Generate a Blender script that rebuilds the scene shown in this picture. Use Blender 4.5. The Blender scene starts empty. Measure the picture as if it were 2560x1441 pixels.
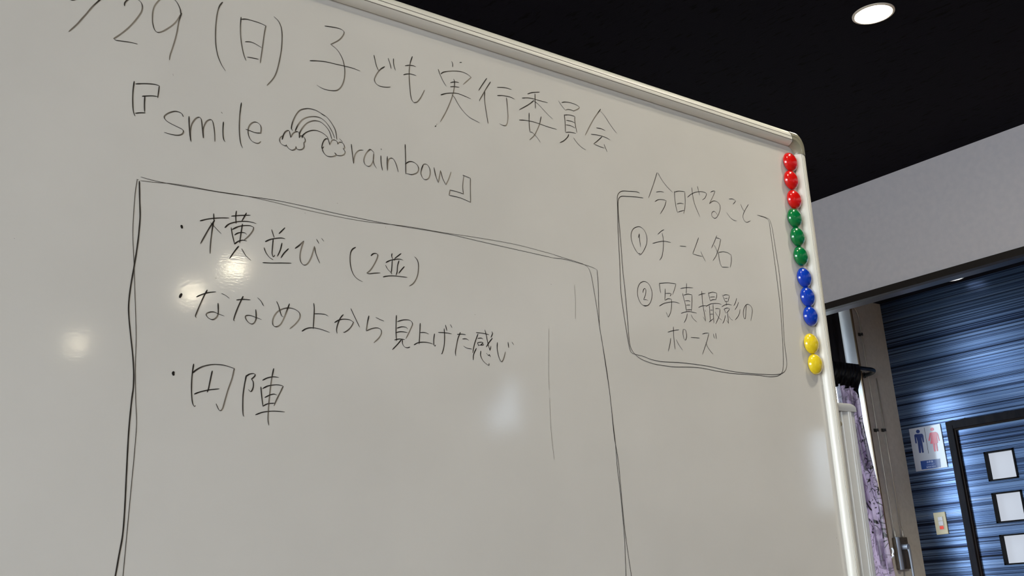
import bpy, bmesh, math, random
import numpy as np
from mathutils import Matrix, Vector
random.seed(7)
S = bpy.context.scene
COL = S.collection
H = 1.1                                  # eye height above the floor
ZC = H + 1.5                             # ceiling
XW, YS = 5.85, 3.445                     # striped end wall, window side wall
XH0, XH1 = 3.876, 3.965                  # hanging partition
XB, YB0 = -3.5, -7.0                     # walls behind the camera
# ------------------------------------------------------------------ camera
F = 2757.75
YAW, PIT, ROL, TILT = [math.radians(a) for a in (40.7332, 15.4562, -4.44385, -1.4444)]
fw = np.array([math.sin(YAW)*math.cos(PIT), math.cos(YAW)*math.cos(PIT), math.sin(PIT)])
r0 = np.array([math.cos(YAW), -math.sin(YAW), 0.0]); u0 = np.cross(r0, fw)
RT = math.cos(ROL)*r0 + math.sin(ROL)*u0
UP = -math.sin(ROL)*r0 + math.cos(ROL)*u0
cam = bpy.data.cameras.new('camera'); co = bpy.data.objects.new('camera', cam); COL.objects.link(co)
cam.sensor_width = 36.0; cam.lens = 36.0*F/2560; cam.clip_start = 0.02; cam.clip_end = 100
M = Matrix.Identity(4)
for i in range(3):
    M[i][0], M[i][1], M[i][2] = RT[i], UP[i], -fw[i]
M[2][3] = H
co.matrix_world = M
S.camera = co
# ------------------------------------------------------------------ world, exposure, big lights
W = bpy.data.worlds.new('sky'); S.world = W; W.use_nodes = True
wn = W.node_tree; bg = wn.nodes['Background']
bg.inputs[1].default_value = 7.5
_tc = wn.nodes.new('ShaderNodeTexCoord'); _sx = wn.nodes.new('ShaderNodeSeparateXYZ'); _rp = wn.nodes.new('ShaderNodeValToRGB')
wn.links.new(_tc.outputs['Generated'], _sx.inputs[0]); wn.links.new(_sx.outputs['Z'], _rp.inputs[0]); wn.links.new(_rp.outputs[0], bg.inputs[0])
_rp.color_ramp.elements[0].position = 0.0; _rp.color_ramp.elements[0].color = (.34, .38, .38, 1)
_rp.color_ramp.elements[1].position = .06; _rp.color_ramp.elements[1].color = (.70, .86, 1.0, 1)
S.view_settings.view_transform = 'Standard'; S.view_settings.look = 'None'
S.view_settings.gamma = 1; S.view_settings.use_curve_mapping = False
S.view_settings.exposure = 0.45

def area(name, loc, rot, sx, sy, power, col):
    l = bpy.data.lights.new(name, 'AREA'); l.shape = 'RECTANGLE'; l.size = sx; l.size_y = sy
    l.energy = power; l.color = col
    o = bpy.data.objects.new(name, l); COL.objects.link(o); o.location = loc; o.rotation_euler = rot
    return o
HP = math.pi/2
area('added_rear_fill', (XB-0.3, -1.2, H+0.35), (0, -HP, 0), 1.6, 3.4, 145, (0.95, 0.965, 1.0))  # fill light added outside the unseen rear opening to brighten board and partition

# ------------------------------------------------------------------ helpers
def ray(x, y):
    return RT*(x-1280)/F - UP*(y-720.5)/F + fw
EYE = np.array([0, 0, H])
def onX(x, y, X): d = ray(x, y); return EYE + d*(X/d[0])
def onY(x, y, Y): d = ray(x, y); return EYE + d*(Y/d[1])
def lin(c):
    return tuple((v/12.92 if v <= .04045 else ((v+.055)/1.055)**2.4) for v in [k/255 for k in c]) + (1,)

def mat(name, rgb, rough=.5, metal=0., spec=.5, coat=0., coatr=.1, emit=None, es=0., srgb=True, **kw):
    m = bpy.data.materials.new(name); m.use_nodes = True
    b = m.node_tree.nodes['Principled BSDF']
    b.inputs['Base Color'].default_value = lin(rgb) if srgb else (*rgb, 1)
    b.inputs['Roughness'].default_value = rough; b.inputs['Metallic'].default_value = metal
    b.inputs['Specular IOR Level'].default_value = spec
    b.inputs['Coat Weight'].default_value = coat; b.inputs['Coat Roughness'].default_value = coatr
    if emit: b.inputs['Emission Color'].default_value = lin(emit); b.inputs['Emission Strength'].default_value = es
    for k, v in kw.items(): b.inputs[k.replace('_', ' ')].default_value = v
    return m
def N(m, t, **kw):
    n = m.node_tree.nodes.new(t)
    for k, v in kw.items(): setattr(n, k, v)
    return n
def L(m, a, b): m.node_tree.links.new(a, b)
def bsdf(m): return m.node_tree.nodes['Principled BSDF']
def noise_color(m, scale, c1, c2, lo=.35, hi=.65, stretch=(1, 1, 1), detail=4, bump=0, bscale=None):
    tc = N(m, 'ShaderNodeNewGeometry'); mp = N(m, 'ShaderNodeMapping'); mp.inputs['Scale'].default_value = stretch
    L(m, tc.outputs['Position'], mp.inputs[0])
    nz = N(m, 'ShaderNodeTexNoise'); nz.inputs['Scale'].default_value = scale; nz.inputs['Detail'].default_value = detail
    L(m, mp.outputs[0], nz.inputs[0])
    rp = N(m, 'ShaderNodeValToRGB'); e = rp.color_ramp.elements
    e[0].position, e[1].position = lo, hi; e[0].color, e[1].color = lin(c1), lin(c2)
    L(m, nz.outputs[0], rp.inputs[0]); L(m, rp.outputs[0], bsdf(m).inputs['Base Color'])
    if bump:
        n2 = N(m, 'ShaderNodeTexNoise'); n2.inputs['Scale'].default_value = bscale or scale
        L(m, mp.outputs[0], n2.inputs[0])
        bp = N(m, 'ShaderNodeBump'); bp.inputs['Strength'].default_value = bump; bp.inputs['Distance'].default_value = .002
        L(m, n2.outputs[0], bp.inputs['Height']); L(m, bp.outputs[0], bsdf(m).inputs['Normal'])
    return m

def tag(o, label=None, cat=None, group=None, kind=None):
    if label: o['label'] = label
    if cat: o['category'] = cat
    if group: o['group'] = group
    if kind: o['kind'] = kind
    return o
def thing(name, label, cat, loc, group=None):
    o = bpy.data.objects.new(name, None); COL.objects.link(o); o.location = Vector(loc)
    o.empty_display_size = .05
    return tag(o, label, cat, group)
def wloc(o):
    v = Vector(o.location)
    while o.parent: o = o.parent; v += o.location
    return v
class MB:
    """collects verts/faces in world coordinates"""
    def __init__(s): s.v = []; s.f = []; s.smooth = False
    def add(s, vs, fs):
        k = len(s.v); s.v += [tuple(float(c) for c in v) for v in vs]; s.f += [tuple(k+i for i in f) for f in fs]; return s
    def box(s, lo, hi):
        x0, y0, z0 = lo; x1, y1, z1 = hi
        vs = [(x0,y0,z0),(x1,y0,z0),(x1,y1,z0),(x0,y1,z0),(x0,y0,z1),(x1,y0,z1),(x1,y1,z1),(x0,y1,z1)]
        return s.add(vs, [(0,3,2,1),(4,5,6,7),(0,1,5,4),(1,2,6,5),(2,3,7,6),(3,0,4,7)])
    def tube(s, pts, r, n=12, cap=True):
        pts = [np.array(p, float) for p in pts]; rr = r if hasattr(r, '__len__') else [r]*len(pts)
        vs = []; fs = []; a = None
        for i, p in enumerate(pts):
            d = pts[min(i+1, len(pts)-1)] - pts[max(i-1, 0)]; d /= np.linalg.norm(d)+1e-12
            if a is None:
                a = np.cross(d, [0, 0, 1.]) if abs(d[2]) < .9 else np.cross(d, [1., 0, 0])
            a = a - d*(a@d); a /= np.linalg.norm(a); b = np.cross(d, a)
            for k in range(n):
                t = 2*math.pi*k/n; vs.append(p + rr[i]*(a*math.cos(t)+b*math.sin(t)))
        for i in range(len(pts)-1):
            for k in range(n):
                fs.append((i*n+k, i*n+(k+1)%n, (i+1)*n+(k+1)%n, (i+1)*n+k))
        if cap: fs.append(tuple(range(n))[::-1]); fs.append(tuple((len(pts)-1)*n+k for k in range(n)))
        return s.add(vs, fs)
    def grid(s, rows):
        n = len(rows[0]); vs = [p for r in rows for p in r]; fs = []
        for i in range(len(rows)-1):
            for j in range(n-1): fs.append((i*n+j, i*n+j+1, (i+1)*n+j+1, (i+1)*n+j))
        return s.add(vs, fs)
    def build(s, name, m, parent=None, smooth=False, bevel=0, kind=None, label=None, autosm=None):
        off = wloc(parent) if parent else Vector((0, 0, 0))
        me = bpy.data.meshes.new(name)
        me.from_pydata([(v[0]-off.x, v[1]-off.y, v[2]-off.z) for v in s.v], [], s.f)
        me.validate(); me.update()
        if m: me.materials.append(m)
        bm = bmesh.new(); bm.from_mesh(me)
        if not getattr(s, 'nofix', False): bmesh.ops.recalc_face_normals(bm, faces=bm.faces)
        bm.to_mesh(me); bm.free()
        if smooth:
            for p in me.polygons: p.use_smooth = True
            if autosm: me.set_sharp_from_angle(angle=math.radians(autosm))
        o = bpy.data.objects.new(name, me); COL.objects.link(o)
        if parent: o.parent = parent
        if bevel:
            b = o.modifiers.new('bevel', 'BEVEL'); b.width = bevel; b.segments = 2; b.limit_method = 'ANGLE'
        if kind: o['kind'] = kind
        if label: o['label'] = label
        return o
def box(name, lo, hi, m, parent=None, bevel=0, kind=None, label=None):
    return MB().box(lo, hi).build(name, m, parent, bevel=bevel, kind=kind, label=label)
def circ(c, r, n, ax, ay, h=0, az=None):
    c = np.array(c, float)
    return [c + r*(ax*math.cos(2*math.pi*k/n)+ay*math.sin(2*math.pi*k/n)) + (az*h if az is not None else 0) for k in range(n)]
def lathe(mb, c, prof, ax, ay, az, n=32):
    """prof: list of (r,h); closed with end caps when r=0"""
    rings = [circ(c, max(r, 1e-5), n, ax, ay, h, az) for r, h in prof]
    vs = [p for r in rings for p in r]; fs = []
    for i in range(len(rings)-1):
        for k in range(n): fs.append((i*n+k, i*n+(k+1)%n, (i+1)*n+(k+1)%n, (i+1)*n+k))
    return mb.add(vs, fs)
AX, AY, AZ = np.array([1., 0, 0]), np.array([0, 1., 0]), np.array([0, 0, 1.])

# ------------------------------------------------------------------ materials
m_wall = mat('grey_wallpaper', (208, 205, 206), .75); noise_color(m_wall, 40, (206, 206, 214), (212, 211, 218), bump=.25, bscale=420)
m_side = mat('beige_grey_wallpaper', (204, 199, 190), .75); noise_color(m_side, 40, (200, 195, 186), (208, 203, 194), bump=.25, bscale=420)
m_ceil = mat('black_ceiling_paper', (14, 13, 20), .9, spec=.06)
noise_color(m_ceil, 26, (9, 9, 11), (20, 19, 27), lo=.30, hi=.42, stretch=(3.2, .8, 1), detail=3, bump=.5, bscale=60)
m_floor = mat('brown_floor', (120, 100, 82), .5)
m_black = mat('black_brown_wood_trim', (34, 30, 28), .5, spec=.4)
m_soffit = mat('dark_gloss_soffit', (26, 28, 44), .30, spec=.5)

# wallpaper with printed horizontal stripes
def stripes(name, off=0., rough=.27):
    m = mat(name, (80, 110, 160), rough+.02, metal=.72, spec=.4)
    g = N(m, 'ShaderNodeNewGeometry'); sx = N(m, 'ShaderNodeSeparateXYZ'); L(m, g.outputs['Position'], sx.inputs[0])
    cb = N(m, 'ShaderNodeCombineXYZ')
    my = N(m, 'ShaderNodeMath', operation='MULTIPLY_ADD'); my.inputs[1].default_value = .0008; my.inputs[2].default_value = off
    L(m, sx.outputs['Y'], my.inputs[0]); L(m, my.outputs[0], cb.inputs[0]); L(m, sx.outputs['Z'], cb.inputs[2])
    def nz(sc, det, rough_):
        n = N(m, 'ShaderNodeTexNoise'); n.inputs['Scale'].default_value = sc; n.inputs['Detail'].default_value = det
        n.inputs['Roughness'].default_value = rough_; L(m, cb.outputs[0], n.inputs[0]); return n
    a = nz(22, 5, .75); b = nz(120, 5, .8)
    r1 = N(m, 'ShaderNodeValToRGB'); e = r1.color_ramp.elements
    e[0].position = .36; e[0].color = lin((16, 22, 42)); e[1].position = .62; e[1].color = lin((140, 164, 200))
    x = e.new(.47); x.color = lin((52, 72, 114)); x = e.new(.54); x.color = lin((96, 124, 168))
    el = r1.color_ramp; el.interpolation = 'CONSTANT'
    while len(el.elements) > 1: el.elements.remove(el.elements[-1])
    el.elements[0].position = 0; el.elements[0].color = lin((14, 18, 34))
    for p_, c_ in ((.395, (35, 48, 80)), (.425, (78, 99, 133)), (.445, (27, 37, 65)), (.462, (89, 111, 147)), (.492, (109, 129, 161)), (.500, (55, 73, 109)), (.512, (96, 118, 154)), (.545, (122, 142, 172)), (.556, (65, 82, 116)), (.566, (102, 124, 160)), (.60, (40, 54, 84)), (.615, (130, 145, 172)), (.65, (79, 100, 137))):
        q_ = el.elements.new(p_); q_.color = lin(c_)
    L(m, a.outputs[0], r1.inputs[0])
    r2 = N(m, 'ShaderNodeValToRGB'); e = r2.color_ramp.elements
    e[0].position = .445; e[0].color = (0.03, 0.04, 0.08, 1); e[1].position = .475; e[1].color = (1, 1, 1, 1)
    L(m, b.outputs[0], r2.inputs[0])
    mx = N(m, 'ShaderNodeMix', data_type='RGBA', blend_type='MULTIPLY'); mx.inputs[0].default_value = .9
    L(m, r1.outputs[0], mx.inputs[6]); L(m, r2.outputs[0], mx.inputs[7])
    r3 = N(m, 'ShaderNodeValToRGB'); e = r3.color_ramp.elements      # rare thin pale lines
    e[0].position = .655; e[0].color = (0, 0, 0, 1); e[1].position = .68; e[1].color = (.55, .6, .68, 1)
    L(m, b.outputs[0], r3.inputs[0])
    ad = N(m, 'ShaderNodeMix', data_type='RGBA', blend_type='ADD'); ad.inputs[0].default_value = .8
    L(m, mx.outputs[2], ad.inputs[6]); L(m, r3.outputs[0], ad.inputs[7])
    L(m, ad.outputs[2], bsdf(m).inputs['Base Color'])
    return m
m_stripe = stripes('striped_wallpaper', 0.)
m_door = stripes('striped_door_film', 3.1)
m_frame_d = mat('dark_stained_frame', (38, 38, 48), .6, spec=.12); noise_color(m_frame_d, 30, (17, 18, 27), (30, 28, 33), stretch=(1, 1, .2))
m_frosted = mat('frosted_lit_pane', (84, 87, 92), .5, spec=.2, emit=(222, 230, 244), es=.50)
m_acryl = mat('white_acrylic', (172, 175, 188), .18, coat=1.0, coatr=.08)
m_navy = mat('navy_print', (24, 44, 104), .25, coat=.5); m_red = mat('pink_red_print', (196, 46, 76), .25, coat=.5)
m_label = mat('blue_label', (20, 60, 130), .22, coat=.5); m_ltxt = mat('raised_white_print', (190, 205, 235), .3)
m_ink0 = mat('thin_black_line', (22, 22, 30), .4)
m_cream = mat('cream_plastic', (214, 204, 172), .4); m_wplas = mat('white_plastic', (225, 225, 232), .35)
m_redl = mat('red_switch_lamp', (220, 70, 55), .3, emit=(230, 70, 50), es=.25)
m_alu = mat('white_painted_aluminium', (219, 217, 208), .38, metal=.0, spec=.5, coat=.15, coatr=.15)
m_groove_shade = mat('groove_shade_paint', (62, 56, 50), .6)
m_capm = mat('beige_grey_abs', (134, 131, 114), .35, coat=.2)
m_post = mat('white_enamel_post', (206, 208, 208), .34, coat=.25, coatr=.2)
m_pcap = mat('grey_plastic_cap', (166, 169, 174), .4)
m_steel = mat('brushed_steel', (186, 180, 168), .3, metal=.45)
m_taupe = mat('taupe_metallic_paint', (88, 78, 64), .5, metal=.2)
m_bright = mat('satin_aluminium', (138, 142, 152), .40, metal=.5)
m_jamb = mat('white_window_reveal', (196, 198, 204), .6)
m_edge = mat('tan_reveal_edge', (118, 98, 74), .6)
m_rubber = mat('black_rubber', (24, 24, 26), .6)
m_glass = bpy.data.materials.new('window_glass'); m_glass.use_nodes = True; m_glass.node_tree.nodes.clear()
_o = N(m_glass, 'ShaderNodeOutputMaterial'); _t = N(m_glass, 'ShaderNodeBsdfTransparent'); _g = N(m_glass, 'ShaderNodeBsdfGlossy'); _g.inputs['Roughness'].default_value = .02
_m = N(m_glass, 'ShaderNodeMixShader'); _m.inputs[0].default_value = .06; L(m_glass, _t.outputs[0], _m.inputs[1]); L(m_glass, _g.outputs[0], _m.inputs[2]); L(m_glass, _m.outputs[0], _o.inputs[0])
m_dark = mat('dark_drape', (22, 20, 27), .85); m_blk = mat('black_gathered_satin', (7, 6, 9), .42, spec=.4)

# whiteboard enamel: faint mottling, fine orange-peel
m_board = mat('whiteboard_enamel', (206, 203, 194), .075, spec=.5)
noise_color(m_board, 7, (201, 199, 194), (207, 205, 200), lo=.3, hi=.7, detail=6)
g = N(m_board, 'ShaderNodeNewGeometry'); n2 = N(m_board, 'ShaderNodeTexNoise'); n2.inputs['Scale'].default_value = 520; n2.inputs['Detail'].default_value = 1
mpb = N(m_board, 'ShaderNodeMapping'); mpb.inputs['Scale'].default_value = (.45, 1, 1)
L(m_board, g.outputs['Position'], mpb.inputs[0]); L(m_board, mpb.outputs[0], n2.inputs[0])
bp = N(m_board, 'ShaderNodeBump'); bp.inputs['Strength'].default_value = 1.0; bp.inputs['Distance'].default_value = .000018
L(m_board, n2.outputs[0], bp.inputs['Height']); L(m_board, bp.outputs[0], bsdf(m_board).inputs['Normal'])
# ink: density follows the attribute
m_ink = mat('dry_erase_ink', (26, 22, 20), .35, spec=.4)
at = N(m_ink, 'ShaderNodeAttribute', attribute_name='ink'); rp = N(m_ink, 'ShaderNodeValToRGB')
e = rp.color_ramp.elements; e[0].color = lin((22, 19, 17)); e[1].color = lin((138, 130, 118)); x = e.new(.45); x.color = lin((50, 45, 40))
L(m_ink, at.outputs['Fac'], rp.inputs[0]); L(m_ink, rp.outputs[0], bsdf(m_ink).inputs['Base Color'])

m_tint = m_glass.copy(); m_tint.name = 'tinted_glass'
for n_ in m_tint.node_tree.nodes:
    if n_.type == 'BSDF_TRANSPARENT': n_.inputs[0].default_value = (.9, .9, .92, 1)
# ------------------------------------------------------------------ room shell
T = .12
def struct(name, mb, m): return mb.build(name, m, kind='structure')
struct('floor', MB().box((XB-T, YB0-T, -.1), (XW+T, YS+T, 0)), m_floor)
struct('ceiling', MB().box((XB-T, YB0-T, ZC), (XW+T, YS+.4, ZC+.1)), m_ceil)
WX0, WX1, WZ0, WZ1 = 3.98, 5.52, H-.45, H+1.46      # side window opening
m1 = MB()
m1.box((XB-T, YS, 0), (WX0, YS+T, ZC)); m1.box((WX1, YS, 0), (XW+T, YS+T, ZC))
m1.box((WX0, YS, 0), (WX1, YS+T, WZ0)); m1.box((WX0, YS, WZ1), (WX1, YS+T, ZC))
struct('wall_left', m1, m_side)
# striped end wall with two window openings far to the right
def wallX(x0, x1, y0, y1, holes):
    m = MB(); ys = sorted(holes); cur = y0
    for a, b, z0, z1 in ys:
        m.box((x0, cur, 0), (x1, a, ZC)); m.box((x0, a, 0), (x1, b, z0)); m.box((x0, a, z1), (x1, b, ZC)); cur = b
    m.box((x0, cur, 0), (x1, y1, ZC)); return m
struct('wall_far', wallX(XW, XW+T, YB0-T, YS+T, [(-5.56, -5.14, H+.95, H+1.44), (-2.36, -2.10, H+.16, H+.70), (2.384, 3.120, 0, H+.705)]), m_stripe)
struct('wall_rear', wallX(XB-T, XB, YB0-T, YS+T, [(-3.0, .6, H-.4, H+1.2)]), m_wall)  # the rear window opening is unseen, added to let fill light in
struct('wall_right', MB().box((XB-T, YB0-T, 0), (XW+T, YB0, ZC)), m_wall)
hw = struct('wall_header', MB().box((XH0, YB0, H+1.044), (XH1, YS, ZC)), m_wall)
tb = struct('trim_1', MB().box((XH0-.006, YB0, H+1.031), (XH0+.03, YS, H+1.058)), m_black)
sf = struct('trim_2', MB().box((XH0+.03, YB0, H+1.031), (XH1+.002, YS, H+1.046)), m_soffit)
# reveal board + tan edge of the side window
w1 = MB(); w1.box((WX1-.004, YS-.004, WZ0), (WX1+.001, YS+.09, WZ1)); w1.box((WX0, YS-.004, WZ0-.02), (WX1, YS+.09, WZ0)); w1.box((WX0-.001, YS-.004, WZ0), (WX0+.004, YS+.09, WZ1))
win = w1.build('window_1', m_jamb, kind='structure')
box('edge_strip', (WX1-.005, YS-.008, WZ0-.02), (WX1+.008, YS-.001, WZ1), m_edge, win)
fr = MB(); fr.box((WX1-.03, YS+.085, WZ0), (WX1-.004, YS+.115, WZ1)); fr.box((WX0, YS+.085, WZ0), (WX0+.03, YS+.115, WZ1))
fr.box((WX0, YS+.085, WZ0), (WX1, YS+.115, WZ0+.03)); fr.box((WX0, YS+.085, H+1.04), (WX1, YS+.115, H+1.08)); fr.box((4.7, YS+.085, WZ0), (4.74, YS+.115, H+1.04))
fr.build('window_frame', mat('grey_aluminium_sash', (120, 122, 126), .35, metal=.6), win)
for a, b, c, d in ((WX0+.03, 4.7, WZ0+.03, H+1.04), (4.74, WX1-.03, WZ0+.03, H+1.04), (WX0+.03, WX1-.03, H+1.08, WZ1)):
    box('pane', (a, YS+.097, c), (b, YS+.101, d), m_glass, win)
for k, (x, a, b, z0, z1) in enumerate(((XW, -5.56, -5.14, H+.95, H+1.44), (XW, -2.36, -2.10, H+.16, H+.70), (XB-T, -3.0, .6, H-.4, H+1.2))):
    f = MB()
    for q in ((a, a+.03, z0, z1), (b-.03, b, z0, z1), (a, b, z0, z0+.03), (a, b, z1-.03, z1), ((a+b)/2-.02, (a+b)/2+.02, z0, z1)) + (((a, (a+b)/2, z0+.30, z1), (a, b, z0, z0+.06)) if k == 0 else ()):
        f.box((x+.04, q[0], q[2]), (x+.08, q[1], q[3]))
    o = f.build('window_%d' % (k+2), m_jamb, kind='structure')
    box('pane', (x+.058, a+.03, z0+.03), (x+.062, b-.03, z1-.03), m_glass if k == 2 else m_tint, o)

# ------------------------------------------------------------------ door with its three lit squares
dY0, dY1, dZ = 2.352, 3.152, H+.740
dx = XW
zz = [(H+.547, H+.389), (H+.327, H+.168), (H+.107, H-.050)]
PA, PB = 2.807, 2.973
dm = MB(); dm.box((dx-.012, 2.394, .01), (dx+.028, PA, H+.696)); dm.box((dx-.012, PB, .01), (dx+.028, 3.112, H+.696))
zc = H+.696
for z1, z0 in zz: dm.box((dx-.012, PA, z1), (dx+.028, PB, zc)); zc = z0
dm.box((dx-.012, PA, .01), (dx+.028, PB, zc))
door = dm.build('door_1', m_door, kind='structure')
fr = MB()
fr.box((dx-.034, 3.112, 0), (dx-.001, 3.152, dZ)); fr.box((dx-.034, 2.352, 0), (dx-.001, 2.392, dZ))
fr.box((dx-.034, 2.392, H+.697), (dx-.001, 3.112, dZ))
fr.build('door_frame', m_frame_d, door, bevel=.003)
fs = MB(); fs.box((dx-.026, 3.101, 0), (dx-.012, 3.113, H+.698)); fs.box((dx-.026, 2.392, H+.687), (dx-.012, 3.10, H+.698))
fs.build('door_stop', mat('brown_black_stop', (30, 23, 21), .6, spec=.1), door)
m_pfr = mat('black_pane_frame', (9, 8, 10), .6, spec=.1)
for z1, z0 in zz:
    a, b = PA, PB
    f = MB()
    for q in ((a, a+.009, z0, z1), (b-.009, b, z0, z1), (a, b, z0, z0+.008), (a, b, z1-.008, z1)):
        f.box((dx-.017, q[0], q[2]), (dx+.026, q[1], q[3]))
    f.build('pane_frame', m_pfr, door)
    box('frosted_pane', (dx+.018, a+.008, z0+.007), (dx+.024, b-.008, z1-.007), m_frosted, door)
def opt(x, y): return onX(2360+x/6.55, 1000+y/6.55, XW-.030)
tp_ = [opt(*q) for q in ((66,376),(110,362),(150,344),(200,358),(270,340),(350,306),(430,312),(600,312),(740,298),(860,244),(1000,206),(1130,186),(1270,186),(1310,164))]
b = MB(); n_ = len(tp_); zb_ = dZ-.024
b.add([(XW-.0352, p[1], p[2]+.004) for p in tp_]+[(XW-.0352, p[1], zb_) for p in tp_]+[(XW-.031, p[1], p[2]+.004) for p in tp_]+[(XW-.031, p[1], zb_) for p in tp_],
      [(i, i+1, n_+i+1, n_+i) for i in range(n_-1)]+[(2*n_+i, 2*n_+i+1, i+1, i) for i in range(n_-1)])
b.build('torn_film_edge', m_frame_d, door, label='ragged torn edge of dark film along the frame top')
# knob side lever (right of the squares, outside the photograph)
kn = MB(); kn.tube([(dx-.02, 2.46, H-.15), (dx-.07, 2.46, H-.15), (dx-.07, 2.57, H-.15)], .009); kn.build('door_handle', m_steel, door, smooth=True)

# ------------------------------------------------------------------ toilet sign
def wpt(x, y, X=XW-.0075): p = onX(2250+x/9.007, 1040+y/9.007, X); return p
sg = thing('restroom_sign', 'white acrylic toilet sign with navy man and red woman on striped wall', 'sign', (XW, 3.295, H+.497))
sy0, sy1, sz0, sz1 = 3.198, 3.393, H+.497, H+.741
box('plate', (XW-.006, sy0, sz0), (XW-.0005, sy1, sz1), m_acryl, sg, bevel=.001)
def flat(name, polys, m, X, parent, th=.0008, **k):
    b = MB()
    for k_, pl in enumerate(polys):
        X = X-.00012; pts = [wpt(*p, X) for p in pl]; n = len(pts)
        fr_ = [(X-th, p[1], p[2]) for p in pts]; bk = [(X, p[1], p[2]) for p in pts]
        b.add(fr_+bk, [tuple(range(n))] + [(i, (i+1) % n, n+(i+1) % n, n+i) for i in range(n)])
    return b.build(name, m, parent, **k)
def disc(cx_, cy_, rx, ry, n=24): return [(cx_+rx*math.cos(2*math.pi*i/n), cy_+ry*math.sin(2*math.pi*i/n)) for i in range(n)]
XF = XW-.0062
man = [disc(404, 356, 43, 41),
  [(322,450),(326,432),(345,416),(420,412),(490,406),(512,418),(526,448),(543,588),(538,600),(526,603),(514,590),(490,488),(483,488),(500,600),(460,612),(405,618),(368,485),(360,487),(380,612),(372,625),(358,627),(346,612)],
  [(398,600),(455,608),(478,825),(470,838),(443,841),(431,828)], [(452,608),(503,598),(536,820),(528,834),(504,836),(495,824)]]
flat('man_pictogram', man, m_navy, XF, sg, label='navy standing man pictogram')
wom = [disc(724, 306, 40, 38),
  [(645,545),(666,400),(690,378),(800,364),(838,384),(862,425),(893,560),(884,572),(872,566),(832,430),(826,432),(856,612),(770,626),(686,636),(703,430),(696,430),(667,565),(655,570),(645,562)],
  [(738,622),(784,618),(804,795),(800,806),(780,808),(770,800)], [(792,618),(832,612),(856,785),(850,796),(832,798),(824,790)]]
flat('woman_pictogram', wom, m_red, XF, sg, label='pink-red woman pictogram in a skirt')
flat('divider_line', [[(540,272),(547,271),(648,850),(640,852)]], m_ink0, XF, sg)
flat('blue_label_strip', [[(460,1025),(900,966),(922,1160),(490,1214)]], m_label, XF, sg)
def txt(body, x, y, size, name, parent, X, ext=0):
    c = bpy.data.curves.new(name, 'FONT'); c.body = body; c.size = size; c.align_x = 'CENTER'; c.align_y = 'CENTER'; c.extrude = .0003
    to = bpy.data.objects.new(name, c); COL.objects.link(to)
    dg = bpy.context.evaluated_depsgraph_get(); me = bpy.data.meshes.new_from_object(to.evaluated_get(dg))
    COL.objects.unlink(to); bpy.data.objects.remove(to)
    p = wpt(x, y, X)
    me.transform(Matrix(((0, 0, -1, X-.0002), (-1, 0, 0, p[1]), (0, 1, 0, p[2]), (0, 0, 0, 1))))
    off = wloc(parent); me.transform(Matrix.Translation(-off))
    me.materials.clear(); me.materials.append(m_ltxt)
    o = bpy.data.objects.new(name, me); COL.objects.link(o); o.parent = parent; return o
txt('お手洗', 672, 1042, .0135, 'sign_lettering', sg, XF-.001)
txt('L A V A T O R Y', 690, 1098, .0068, 'sign_lettering', sg, XF-.001)
txt('洗手间 화장실', 700, 1150, .0095, 'sign_lettering', sg, XF-.001)

# ------------------------------------------------------------------ light switch
sw = thing('light_switch', 'cream switch plate with two white rockers and a red lamp by the door', 'light switch', (XW, 3.298, H+.138))
def spt(x, y, X=XW-.008): return onX(2320+x/14.41, 1260+y/14.41, X)
box('plate', (XW-.007, 3.262, H+.138), (XW-.0005, 3.333, H+.259), m_cream, sw, bevel=.002)
box('switch_surround', (XW-.009, 3.277, H+.161), (XW-.006, 3.310, H+.235), mat('ivory_insert', (205, 198, 176), .45), sw)
box('rocker', (XW-.013, 3.280, H+.212), (XW-.008, 3.307, H+.233), m_wplas, sw, bevel=.001)
box('rocker', (XW-.013, 3.280, H+.187), (XW-.008, 3.307, H+.209), m_wplas, sw, bevel=.001)
box('indicator_lamp', (XW-.012, 3.283, H+.166), (XW-.008, 3.305, H+.183), m_redl, sw, bevel=.001)

# ------------------------------------------------------------------ downlights
m_ring = mat('downlight_ring', (222, 214, 202), .45); m_lens = mat('downlight_lens', (255, 255, 255), .4, emit=(255, 243, 214), es=1)
def setlens(v): bsdf(m_lens).inputs['Emission Strength'].default_value = v
setlens(105)
m_lens2 = mat('dim_lens', (255, 255, 255), .4, emit=(240, 242, 250), es=1.1)
def downlight(x, y, label, watts=45, ring_r=.0585):
    t = thing('ceiling_downlight', label, 'ceiling light', (x, y, ZC), 'recessed ceiling downlights')
    c = (x, y, ZC); b = MB()
    lathe(b, c, [(ring_r, 0), (ring_r, -.003), (ring_r-.004, -.005), (.0515, -.004), (.0510, 0.0)], AX, AY, AZ, 48)
    b.build('trim_ring', m_ring, t, smooth=True, autosm=50)
    b = MB(); lathe(b, c, [(.0515, -.0025), (.034, -.0035), (1e-5, -.004)], AX, AY, AZ, 40)
    b.build('lens', m_lens if watts else m_lens2, t, smooth=True)
    if watts:
        l = bpy.data.lights.new('downlight_beam', 'SPOT'); l.energy = watts; l.color = (1.0, .92, .76); l.spot_size = math.radians(138); l.spot_blend = 1.0; l.shadow_soft_size = .04
        o = bpy.data.objects.new('downlight_beam', l); COL.objects.link(o); o.parent = t; o.location = (0, 0, -.012)
    return t
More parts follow.
